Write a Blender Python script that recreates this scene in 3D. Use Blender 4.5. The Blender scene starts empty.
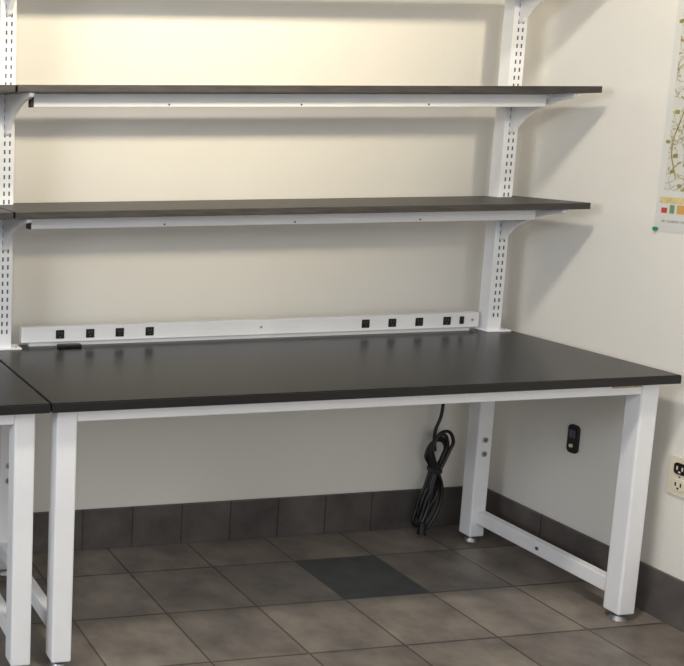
import bpy, bmesh, math, random
from mathutils import Vector, Matrix
random.seed(4)
S=bpy.context.scene
try: S.view_settings.view_transform='Standard'
except Exception: pass
COL=bpy.context.collection

# ---------------------------------------------------------------- materials
def newmat(name):
    m=bpy.data.materials.new(name); m.use_nodes=True
    nt=m.node_tree; b=nt.nodes['Principled BSDF']; return m,nt,b
def srgb(r,g,b):
    f=lambda c:(c/255/12.92 if c/255<=.04045 else ((c/255+.055)/1.055)**2.4)
    return (f(r),f(g),f(b),1)
def N(nt,t,**k):
    n=nt.nodes.new(t)
    for a,v in k.items(): setattr(n,a,v)
    return n
def noisy(name,c1,c2,scale,rough=.5,bump=0.0,bscale=200,metal=0,stretch=None,detail=4,spec=.5):
    m,nt,b=newmat(name)
    tc=N(nt,'ShaderNodeTexCoord'); mp=N(nt,'ShaderNodeMapping')
    nt.links.new(tc.outputs['Object'],mp.inputs[0])
    if stretch: mp.inputs['Scale'].default_value=stretch
    n=N(nt,'ShaderNodeTexNoise'); n.inputs['Scale'].default_value=scale; n.inputs['Detail'].default_value=detail
    nt.links.new(mp.outputs[0],n.inputs['Vector'])
    r=N(nt,'ShaderNodeValToRGB'); r.color_ramp.elements[0].color=c1; r.color_ramp.elements[1].color=c2
    r.color_ramp.elements[0].position=.35; r.color_ramp.elements[1].position=.65
    nt.links.new(n.outputs[0],r.inputs[0]); nt.links.new(r.outputs[0],b.inputs['Base Color'])
    b.inputs['Roughness'].default_value=rough; b.inputs['Metallic'].default_value=metal
    b.inputs['Specular IOR Level'].default_value=spec
    if bump>0:
        n2=N(nt,'ShaderNodeTexNoise'); n2.inputs['Scale'].default_value=bscale; n2.inputs['Detail'].default_value=2
        nt.links.new(tc.outputs['Object'],n2.inputs['Vector'])
        bp=N(nt,'ShaderNodeBump'); bp.inputs['Strength'].default_value=bump; bp.inputs['Distance'].default_value=.002
        nt.links.new(n2.outputs[0],bp.inputs['Height']); nt.links.new(bp.outputs[0],b.inputs['Normal'])
    return m
M_wall=noisy('wall_paint',srgb(229,226,219),srgb(234,231,224),1.2,.75,.25,90)
M_ceil=noisy('ceiling_paint',srgb(235,232,225),srgb(240,238,232),2,.9)
M_white=noisy('white_powder_coat',srgb(234,235,238),srgb(240,241,243),6,.38,.05,400)
M_top=noisy('black_laminate',srgb(9,8,8),srgb(13,11,11),9,.27,.06,500,spec=.28)
M_edge=noisy('black_edge_band',srgb(12,11,11),srgb(17,16,16),9,.5)
M_shelf=noisy('dark_shelf_laminate',srgb(40,37,36),srgb(60,55,53),14,.45,.1,300,stretch=(1,10,10))
M_black=noisy('black_plastic',srgb(14,14,15),srgb(20,20,21),20,.4)
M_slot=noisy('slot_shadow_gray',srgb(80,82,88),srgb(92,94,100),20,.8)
M_metal=noisy('zinc_bolt',srgb(150,150,152),srgb(180,180,180),40,.35,metal=.8)
M_ivory=noisy('ivory_plastic',srgb(222,214,190),srgb(228,220,198),10,.4)
M_tan=noisy('tan_label',srgb(170,140,105),srgb(205,180,150),120,.6)
M_green=noisy('green_pin',srgb(20,130,90),srgb(30,150,105),10,.4)
M_acc=noisy('accent_tile_charcoal',srgb(60,63,65),srgb(72,76,78),12,.45,.15,60)

def tilemat(name,ox,oy,w,h,mortar,axes='xy',c=((88,80,74),(104,95,87)),mc=(62,54,47),rough=.42):
    m,nt,b=newmat(name)
    g=N(nt,'ShaderNodeTexCoord'); sp=N(nt,'ShaderNodeSeparateXYZ'); nt.links.new(g.outputs['Object'],sp.inputs[0])
    cb=N(nt,'ShaderNodeCombineXYZ')
    idx={'x':0,'y':1,'z':2}
    def ax(a,o,i):
        s=N(nt,'ShaderNodeMath',operation='SUBTRACT'); s.inputs[1].default_value=o-50*(w if i==0 else h)
        nt.links.new(sp.outputs[idx[a]],s.inputs[0]); nt.links.new(s.outputs[0],cb.inputs[i])
    ax(axes[0],ox,0); ax(axes[1],oy,1)
    br=N(nt,'ShaderNodeTexBrick'); br.offset=0; br.squash=1
    nt.links.new(cb.outputs[0],br.inputs['Vector'])
    br.inputs['Scale'].default_value=1; br.inputs['Brick Width'].default_value=w; br.inputs['Row Height'].default_value=h
    br.inputs['Mortar Size'].default_value=mortar; br.inputs['Mortar Smooth'].default_value=.2
    br.inputs['Color1'].default_value=srgb(*c[0]); br.inputs['Color2'].default_value=srgb(*c[1]); br.inputs['Mortar'].default_value=srgb(*mc)
    n=N(nt,'ShaderNodeTexNoise'); n.inputs['Scale'].default_value=7; n.inputs['Detail'].default_value=7; n.inputs['Roughness'].default_value=.62
    nt.links.new(g.outputs['Object'],n.inputs['Vector'])
    r=N(nt,'ShaderNodeValToRGB'); r.color_ramp.elements[0].position=.3; r.color_ramp.elements[1].position=.72
    r.color_ramp.elements[0].color=(.6,.6,.61,1); r.color_ramp.elements[1].color=(1.40,1.36,1.30,1)
    nt.links.new(n.outputs[0],r.inputs[0])
    mx=N(nt,'ShaderNodeMix',data_type='RGBA',blend_type='MULTIPLY'); mx.inputs[0].default_value=1
    nt.links.new(br.outputs['Color'],mx.inputs[6]); nt.links.new(r.outputs[0],mx.inputs[7])
    nt.links.new(mx.outputs[2],b.inputs['Base Color'])
    inv=N(nt,'ShaderNodeMath',operation='MULTIPLY_ADD'); inv.inputs[1].default_value=-1; inv.inputs[2].default_value=1
    nt.links.new(br.outputs['Fac'],inv.inputs[0])
    ad=N(nt,'ShaderNodeMath',operation='MULTIPLY_ADD'); ad.inputs[1].default_value=.35
    nt.links.new(n.outputs[0],ad.inputs[0]); nt.links.new(inv.outputs[0],ad.inputs[2])
    bp=N(nt,'ShaderNodeBump'); bp.inputs['Strength'].default_value=.5; bp.inputs['Distance'].default_value=.003
    nt.links.new(ad.outputs[0],bp.inputs['Height']); nt.links.new(bp.outputs[0],b.inputs['Normal'])
    b.inputs['Roughness'].default_value=rough
    return m

# ---------------------------------------------------------------- geometry helpers
def finish(bm,name,mat,parent=None,bevel=0,smooth=False,seg=2):
    me=bpy.data.meshes.new(name)
    bmesh.ops.recalc_face_normals(bm,faces=bm.faces)
    bm.to_mesh(me); bm.free()
    o=bpy.data.objects.new(name,me); COL.objects.link(o)
    if mat: me.materials.append(mat)
    if parent: o.parent=parent
    if smooth:
        for p in me.polygons: p.use_smooth=True
    if bevel>0:
        md=o.modifiers.new('bevel','BEVEL'); md.width=bevel; md.segments=seg; md.limit_method='ANGLE'
    return o
def addbox(bm,x0,x1,y0,y1,z0,z1):
    v=[bm.verts.new(p) for p in ((x0,y0,z0),(x1,y0,z0),(x1,y1,z0),(x0,y1,z0),(x0,y0,z1),(x1,y0,z1),(x1,y1,z1),(x0,y1,z1))]
    for f in ((0,1,2,3),(4,5,6,7),(0,1,5,4),(1,2,6,5),(2,3,7,6),(3,0,4,7)): bm.faces.new([v[i] for i in f])
def box(name,x0,x1,y0,y1,z0,z1,mat,parent=None,bevel=.0015):
    bm=bmesh.new(); addbox(bm,x0,x1,y0,y1,z0,z1); return finish(bm,name,mat,parent,bevel)
def boxes(name,lst,mat,parent=None,bevel=0):
    bm=bmesh.new()
    for b in lst: addbox(bm,*b)
    return finish(bm,name,mat,parent,bevel)
def prism(name,pts,axis,lo,hi,mat,parent=None,bevel=.001):
    bm=bmesh.new()
    def P(a,b,c):
        return {'x':(c,a,b),'y':(a,c,b),'z':(a,b,c)}[axis]
    A=[bm.verts.new(P(a,b,lo)) for a,b in pts]; B=[bm.verts.new(P(a,b,hi)) for a,b in pts]
    bm.faces.new(A); bm.faces.new(B[::-1]); n=len(pts)
    for i in range(n): bm.faces.new((A[i],A[(i+1)%n],B[(i+1)%n],B[i]))
    return finish(bm,name,mat,parent,bevel)
def cyl(name,c,r,h,axis,mat,parent=None,seg=24,r2=None,bevel=0):
    bm=bmesh.new(); bmesh.ops.create_cone(bm,cap_ends=True,segments=seg,radius1=r,radius2=r if r2 is None else r2,depth=h)
    R={'z':Matrix.Identity(4),'x':Matrix.Rotation(math.pi/2,4,'Y'),'y':Matrix.Rotation(math.pi/2,4,'X')}[axis]
    bmesh.ops.transform(bm,matrix=Matrix.Translation(c)@R,verts=bm.verts)
    return finish(bm,name,mat,parent,bevel)
def empty(name):
    e=bpy.data.objects.new(name,None); COL.objects.link(e); e.empty_display_size=.1; return e

# ---------------------------------------------------------------- dimensions (metres)
L=1.83; H=0.751; YB=-.102; YF=YB-.677; XR=1.897; LA=.027; LB=.036; W=.055; T=.025
UF=-.160; UB=-.115; UW=.050  # upright front/back/width
# ---------------------------------------------------------------- room
TX,TY=.290,.280
M_floor=tilemat('slate_floor_tile',1.052,-.203,TX,TY,.0035,c=((113,107,102),(134,127,120)),mc=(80,75,71),rough=.34)
M_base=tilemat('slate_base_tile',.02,-.003,.18,.15,.0025,'xz',c=((82,78,78),(92,88,87)),mc=(56,54,53))
M_base2=tilemat('slate_base_tile_side',0,-.003,.290,.15,.0025,'yz',c=((86,82,81),(98,93,91)),mc=(56,54,53))
box('floor',-4.2,XR+.1,-6.5,.1,-.1,0,M_floor,bevel=0)
box('wall_back',-4.2,XR+.1,0,.1,0,2.8,M_wall,bevel=0)
box('wall_right',XR,XR+.1,-6.5,0,0,2.8,M_wall,bevel=0)
box('ceiling',-4.2,XR+.1,-6.5,.1,2.8,2.9,M_ceil,bevel=0)
box('baseboard_back',-4.2,XR,-.010,0,0,.144,M_base,bevel=.002)
box('baseboard_right',XR-.010,XR,-6.5,-.010,0,.144,M_base2,bevel=.002)
box('accent_floor_tile',1.052+.003,1.052+TX-.003,-.203-TY+.003,-.203-.003,0,.0008,M_acc,bevel=0)

# ---------------------------------------------------------------- workbench
def workbench(name,X,full=True):
    e=empty(name)
    box('top',X+.001,X+L-.001,YF+.001,YB-.001,H-T+.0012,H,M_top,e,.002)
    box('top_edge',X+.0,X+L,YF,YB,H-T,H-.002,M_edge,e,.001)
    zt=H-T
    xa0,xa1=X+LA,X+LA+W; xb0,xb1=X+L-LA-W,X+L-LA
    yf0,yf1=YF+LB,YF+LB+W; yr0,yr1=YB-.008-W,YB-.008
    for i,(x0,x1) in enumerate(((xa0,xa1),(xb0,xb1))):
        for j,(y0,y1) in enumerate(((yf0,yf1),(yr0,yr1))):
            k=i*2+j+1
            s=0 if j==0 else (.015 if i==0 else -.018)
            box('leg_%d'%k,x0+s,x1+s,y0,y1,.022,zt-.001,M_white,e,.005)
            cyl('foot_stem_%d'%k,((x0+x1)/2+s,(y0+y1)/2,.017),.008,.016,'z',M_metal,e)
            cyl('foot_pad_%d'%k,((x0+x1)/2+s,(y0+y1)/2,.006),.024,.012,'z',M_metal,e,r2=.018)
        sx=.006 if i==0 else -.006
        box('side_stretcher_%d'%(i+1),x0+.012+sx,x1-.012+sx,yf1,yr0,.070,.116,M_white,e,.003)
        box('side_rail_%d'%(i+1),x0+.012+sx,x1-.012+sx,yf1,yr0,zt-.042,zt-.001,M_white,e,.003)
        cyl('stretcher_bolt_%d'%(i+1),(x0+.0115+sx,(yf1+yr0)/2,.093),.006,.003,'x',M_slot,e)
    box('front_apron',xa1,xb0,yf0+.003,yf0+.030,zt-.038,zt-.001,M_white,e,.003)
    box('rear_apron',xa1,xb0,yr1-.030,yr1-.003,zt-.038,zt-.001,M_white,e,.003)
    for i,x in enumerate((xa0+.015,xb0-.018)):
        for j,z in enumerate((.372,.322)):
            cyl('bolt_%d'%(i*2+j+1),(x+W*.5,yr0-.001,z),.010,.004,'y',M_metal,e)
            cyl('bolt_socket_%d'%(i*2+j+1),(x+W*.5,yr0-.003,z),.005,.002,'y',M_slot,e,seg=6)
    if full: box('maker_label',X+L-.085-.095,X+L-.085,yf0+.0015,yf0+.0035,zt-.016,zt-.003,M_tan,e,0)
    return e
workbench('workbench',0)
workbench('workbench',-L-.004,False)

# ---------------------------------------------------------------- uprights
def upright(X):
    e=empty('slotted_upright')
    x0,x1=X,X+UW
    pts=[(x0,UB),(x0,UF),(x1,UF),(x1,UB),(x1-.004,UB),(x1-.004,UF+.004),(x0+.004,UF+.004),(x0+.004,UB)]
    prism('channel',pts,'z',H+.004,2.35,M_white,e,.0008)
    box('base_plate',x0-.004,x1+.032,UF-.012,UB+.008,H,H+.005,M_white,e,.001)
    sl=[];z=H+.05
    while z<2.33:
        for xo in (.017,.033):
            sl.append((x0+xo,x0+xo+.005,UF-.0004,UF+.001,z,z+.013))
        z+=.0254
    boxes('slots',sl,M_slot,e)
    cyl('base_screw',(x1+.018,UF+.006,H+.0055),.004,.002,'z',M_metal,e)
    return e
UX=(.022,1.732)
for x in UX: upright(x)
for x in UX: upright(x-L-.004)

# ---------------------------------------------------------------- shelves
def shelf(X,Z):
    e=empty('wall_shelf')
    yf,yb=-.423,-.103; t=.020
    g=.003
    pts=[(X+.001,yf),(X+L-.001,yf),(X+L-.001,yb)]
    for u in reversed(UX):
        pts+=[(X+u+UW+g,yb),(X+u+UW+g,UF-g),(X+u-g,UF-g),(X+u-g,yb)]
    pts+=[(X+.001,yb)]
    prism('board',pts,'z',Z-t,Z,M_shelf,e,.0015)
    zb=Z-t
    for i,u in enumerate(UX):
        c=X+u+UW/2
        prof=[(UF-.001,zb),(-.405,zb),(-.408,zb-.005),(-.400,zb-.013),(-.335,zb-.024),(-.29,zb-.038),(-.245,zb-.057),(-.208,zb-.080),(-.182,zb-.106),(-.176,zb-.118),(UF-.001,zb-.124)]
        prism('bracket_%d'%(i+1),prof,'x',c-.007,c+.007,M_white,e,.001)
    b0=X+UX[0]+UW/2+.007; b1=X+UX[1]+UW/2-.007
    o0,o1=b0+.018,b1-.016
    pr=[(-.320,zb-.001),(-.320,zb-.040),(-.292,zb-.040),(-.292,zb-.001)]
    prism('brace_bar',pr,'x',o0+.008,o1,M_white,e,.002)
    box('brace_end_cap',o0,o0+.008,-.3205,-.292,zb-.0405,zb-.001,M_black,e,.001)
    boxes('brace_mounts',[(b0-.001,o0,-.314,-.298,zb-.012,zb-.001),(o1,b1+.001,-.314,-.298,zb-.012,zb-.001)],M_white,e,0)
    for k in range(3):
        cyl('brace_hole_%d'%(k+1),(o0+.42+k*.42,-.3203,zb-.033),.003,.001,'y',M_slot,e,10)
    return e
for X in (0,-L-.004):
    for Z in (1.206,1.559,1.912): shelf(X,Z)

# ---------------------------------------------------------------- power strip
ps=empty('power_strip')
prism('housing',[(-.140,.764),(-.140,.814),(-.112,.814),(-.112,.764)],'x',.112,1.715,M_white,ps,.002)
box('mount_feet',.14,1.69,-.130,-.116,H,.764,M_white,ps,0)
for i,x in enumerate((.238,.338,.437,.538,1.296,1.393,1.492,1.595)):
    box('outlet_%d'%(i+1),x-.014,x+.014,-.1425,-.139,.775,.803,M_black,ps,.002)
    boxes('outlet_slots_%d'%(i+1),[(x-.006,x-.0035,-.1430,-.142,.790,.797),(x+.0035,x+.006,-.1430,-.142,.790,.797),(x-.002,x+.002,-.1430,-.142,.780,.784)],M_slot,ps)
box('switch',1.642,1.657,-.144,-.139,.777,.803,M_black,ps,.002)
for i,x in enumerate((.923,1.690)):
    cyl('screw_%d'%(i+1),(x,-.1405,.790),.004,.002,'y',M_metal,ps,16)
box('cable_clip',.225,.300,-.172,-.150,H,H+.010,M_black,None,.002)

# ---------------------------------------------------------------- hanging power cord
def tube(name,pts,r,parent,mat=M_black):
    cu=bpy.data.curves.new(name,'CURVE'); cu.dimensions='3D'; cu.bevel_depth=r; cu.bevel_resolution=4; cu.resolution_u=10
    sp=cu.splines.new('BEZIER'); sp.bezier_points.add(len(pts)-1)
    for b,p in zip(sp.bezier_points,pts):
        b.co=p; b.handle_left_type=b.handle_right_type='AUTO'
    cu.materials.append(mat); o=bpy.data.objects.new(name,cu); COL.objects.link(o); o.parent=parent; return o
pc=empty('hanging_power_cord')
cx,cy=1.645,-.075
tube('lead',[(cx-.02,-.106,.775),(cx-.012,-.09,.74),(cx+.004,cy,.66),(cx+.012,cy,.52),(cx+.010,cy,.44),(cx-.010,cy,.375),(cx-.004,cy,.31)],.0055,pc)
for i in range(4):
    a=(i-1.5)
    w=.022+.008*abs(a); zt=.385-.014*i; zb=.030+.03*((i*2)%3); yy=cy+.011*a
    tube('coil_%d'%(i+1),[(cx+.004,yy,.235),(cx+w*1.2,yy+.003,zt-.075),(cx+w*1.5,yy,zt-.035),(cx+w*.6,yy,zt),(cx-w*.7,yy,zt-.05),(cx-.006,yy,.245),
        (cx-w*.4,yy-.002,.20),(cx-w*1.3,yy,zb+.07),(cx-w*1.3,yy,zb),(cx-w*.2,yy,zb+.03),(cx+w*.7,yy+.002,.17),(cx+.002,yy,.24)],.0058,pc)
box('tie',cx-.014,cx+.014,cy-.024,cy+.024,.232,.250,M_black,pc,.004)
tube('tail',[(cx-.006,cy-.01,.24),(cx-.022,cy-.016,.19),(cx-.028,cy-.02,.12),(cx-.050,cy-.024,.06)],.0055,pc)
cyl('plug',(cx-.050,cy-.024,.038),.015,.045,'z',M_black,pc,r2=.009)
boxes('plug_prongs',[(cx-.057,cx-.0555,cy-.027,cy-.021,0,.02),(cx-.0445,cx-.043,cy-.027,cy-.021,0,.02)],M_metal,pc)

# ---------------------------------------------------------------- right wall fittings
so=empty('wall_data_outlet')
def rrect(cy_,cz_,w,h,r,n=6):
    pts=[]
    for sx,sz,a0 in ((1,1,0),(-1,1,90),(-1,-1,180),(1,-1,270)):
        for k in range(n+1):
            a=math.radians(a0+90*k/n); pts.append((cy_+sx*(w/2-r)+r*math.cos(a),cz_+sz*(h/2-r)+r*math.sin(a)))
    return pts
YO=-.380
prism('plate',rrect(YO,.437,.040,.094,.014),'x',XR-.010,XR,M_black,so,.002)
box('socket',XR-.013,XR-.009,YO-.011,YO+.011,.442,.468,M_slot,so,.001)
cyl('indicator',(XR-.012,YO,.415),.006,.006,'x',M_ivory,so,16)
ro=empty('duplex_wall_outlet')
prism('plate',rrect(-.752,.440,.072,.116,.006),'x',XR-.006,XR,M_ivory,ro,.002)
for i,z in enumerate((.464,.416)):
    prism('receptacle_%d'%(i+1),rrect(-.752,z,.038,.034,.010),'x',XR-.009,XR-.005,M_black if i==0 else M_ivory,ro,.001)
    boxes('contacts_%d'%(i+1),[(XR-.0096,XR-.0085,-.762,-.758,z-.004,z+.007),(XR-.0096,XR-.0085,-.746,-.742,z-.004,z+.007),(XR-.0096,XR-.0085,-.755,-.749,z-.012,z-.007)],M_ivory if i==0 else M_black,ro)
cyl('plate_screw',(XR-.0065,-.752,.440),.003,.002,'x',M_metal,ro,12)

# poster: flat print on the wall
def postermat():
    m,nt,b=newmat('poster_print')
    tc=N(nt,'ShaderNodeTexCoord')
    def veins(sc,c,p0,p1):
        n1=N(nt,'ShaderNodeTexNoise'); n1.inputs['Scale'].default_value=sc; n1.inputs['Detail'].default_value=3; n1.inputs['Distortion'].default_value=1.2
        nt.links.new(tc.outputs['Object'],n1.inputs['Vector'])
        ab=N(nt,'ShaderNodeMath',operation='SUBTRACT'); ab.inputs[1].default_value=.5; nt.links.new(n1.outputs[0],ab.inputs[0])
        ab2=N(nt,'ShaderNodeMath',operation='ABSOLUTE'); nt.links.new(ab.outputs[0],ab2.inputs[0])
        r=N(nt,'ShaderNodeValToRGB'); r.color_ramp.elements[0].position=p0; r.color_ramp.elements[0].color=c
        r.color_ramp.elements[1].position=p1; r.color_ramp.elements[1].color=(1,1,1,1)
        nt.links.new(ab2.outputs[0],r.inputs[0]); return r.outputs[0]
    a=veins(13,srgb(205,190,130),.004,.02); c=veins(24,srgb(190,185,150),.004,.03)
    mx=N(nt,'ShaderNodeMix',data_type='RGBA',blend_type='MULTIPLY'); mx.inputs[0].default_value=1
    nt.links.new(a,mx.inputs[6]); nt.links.new(c,mx.inputs[7])
    m2=N(nt,'ShaderNodeMix',data_type='RGBA',blend_type='MULTIPLY'); m2.inputs[0].default_value=1
    m2.inputs[7].default_value=srgb(210,210,204); nt.links.new(mx.outputs[2],m2.inputs[6])
    nt.links.new(m2.outputs[2],b.inputs['Base Color']); b.inputs['Roughness'].default_value=.35
    return m
po=empty('wall_poster')
paper=noisy('poster_paper',srgb(212,212,208),srgb(218,218,214),5,.35)
box('sheet',XR-.0012,XR,-1.20,-.580,1.135,2.06,paper,po,0)
box('illustration',XR-.0015,XR-.001,-1.18,-.600,1.255,2.04,postermat(),po,0)
ol=noisy('print_olive',srgb(130,122,62),srgb(170,155,88),60,.5)
for s in range(8):
    y0=-.632-.058*s; pts=[]
    for k in range(9):
        z=1.29+.085*k+.02*(s%2); pts.append((XR-.0016,y0+.022*math.sin(k*1.5+s*1.1),z))
    cu=tube('vine_%d'%(s+1),pts,.0018,po,ol)
    lf=bmesh.new()
    for k,p in enumerate(pts):
        for sgn in (-1,1):
            r0=random.uniform(.008,.015); cy0=p[1]+sgn*.014; cz0=p[2]+.02*sgn
            vs=[lf.verts.new((XR-.0019,cy0+r0*math.cos(a*math.pi/4)*(1 if a%2 else .7),cz0+.6*r0*math.sin(a*math.pi/4))) for a in range(8)]
            lf.faces.new(vs)
    finish(lf,'leaves_%d'%(s+1),ol,po)
cols=[(190,70,60),(220,185,80),(90,125,170),(240,240,238),(214,160,90),(110,150,110)]
ms=[noisy('print_%d'%i,srgb(*c),srgb(*c),5,.4) for i,c in enumerate(cols)]
yy=-.598
for i in range(15):
    w=random.uniform(.012,.024); box('logo_%d'%(i+1),XR-.0019,XR-.0014,yy-w,yy,1.190,1.204+random.uniform(0,.012),ms[(i*5)%6],po,0); yy-=w+.008
box('footer_strip',XR-.0018,XR-.0014,-1.19,-.59,1.218,1.236,noisy('footer',srgb(205,185,125),srgb(222,205,155),60,.4),po,0)
box('footer_text',XR-.0018,XR-.0014,-1.1,-.60,1.163,1.170,noisy('footer_t',srgb(150,150,150),srgb(210,210,205),150,.4),po,0)
cyl('pin',(XR-.005,-.588,1.142),.006,.008,'x',M_green,po,16)

# ---------------------------------------------------------------- lights
def area(name,loc,target,sx,sy,power,col,spread=180):
    l=bpy.data.lights.new(name,'AREA'); l.shape='RECTANGLE'; l.size=sx; l.size_y=sy; l.energy=power; l.color=col; l.spread=math.radians(spread)
    o=bpy.data.objects.new(name,l); COL.objects.link(o); o.location=loc
    o.rotation_euler=(Vector(target)-Vector(loc)).to_track_quat('-Z','Y').to_euler(); return o
area('ceiling_light',(.45,-1.5,2.76),(.85,-1.1,0),.26,.20,31,(1,.93,.82))
area('added_wall_wash',(.6,-3.9,2.6),(.75,0,2.2),.7,.3,12,(1,.87,.62),42)  # unseen lamp, added for the warm glow high on the back wall
area('window_light',(-3.2,-2.6,2.0),(1.5,-.3,1.1),1.3,1.0,56,(.93,.96,1))
area('room_fill_light',(-.5,-5.8,2.0),(.6,0,.8),3.0,1.6,46,(1,.98,.95))
w=bpy.data.worlds.new('world'); S.world=w; w.use_nodes=True
bg=w.node_tree.nodes['Background']; bg.inputs[0].default_value=(.84,.90,1,1); bg.inputs[1].default_value=.45

# ---------------------------------------------------------------- camera (the photo is an off-centre crop -> lens shift)
yaw,pit,rol=.149,.146,.003
fwd=Vector((math.sin(yaw)*math.cos(pit),math.cos(yaw)*math.cos(pit),-math.sin(pit)))
right=Vector((math.cos(yaw),-math.sin(yaw),0)); down=fwd.cross(right)
r2=math.cos(rol)*right+math.sin(rol)*down; d2=-math.sin(rol)*right+math.cos(rol)*down
cd=bpy.data.cameras.new('camera'); cam=bpy.data.objects.new('camera',cd); COL.objects.link(cam)
mat=Matrix((r2,-d2,-fwd)).transposed().to_4x4(); mat.translation=Vector((-.820,-3.182,1.458)); cam.matrix_world=mat
cd.sensor_width=36; cd.sensor_fit='HORIZONTAL'; cd.lens=1016.2*36/684
cd.shift_x=(342+127.36)/684; cd.shift_y=(271.5-333)/684
S.camera=cam
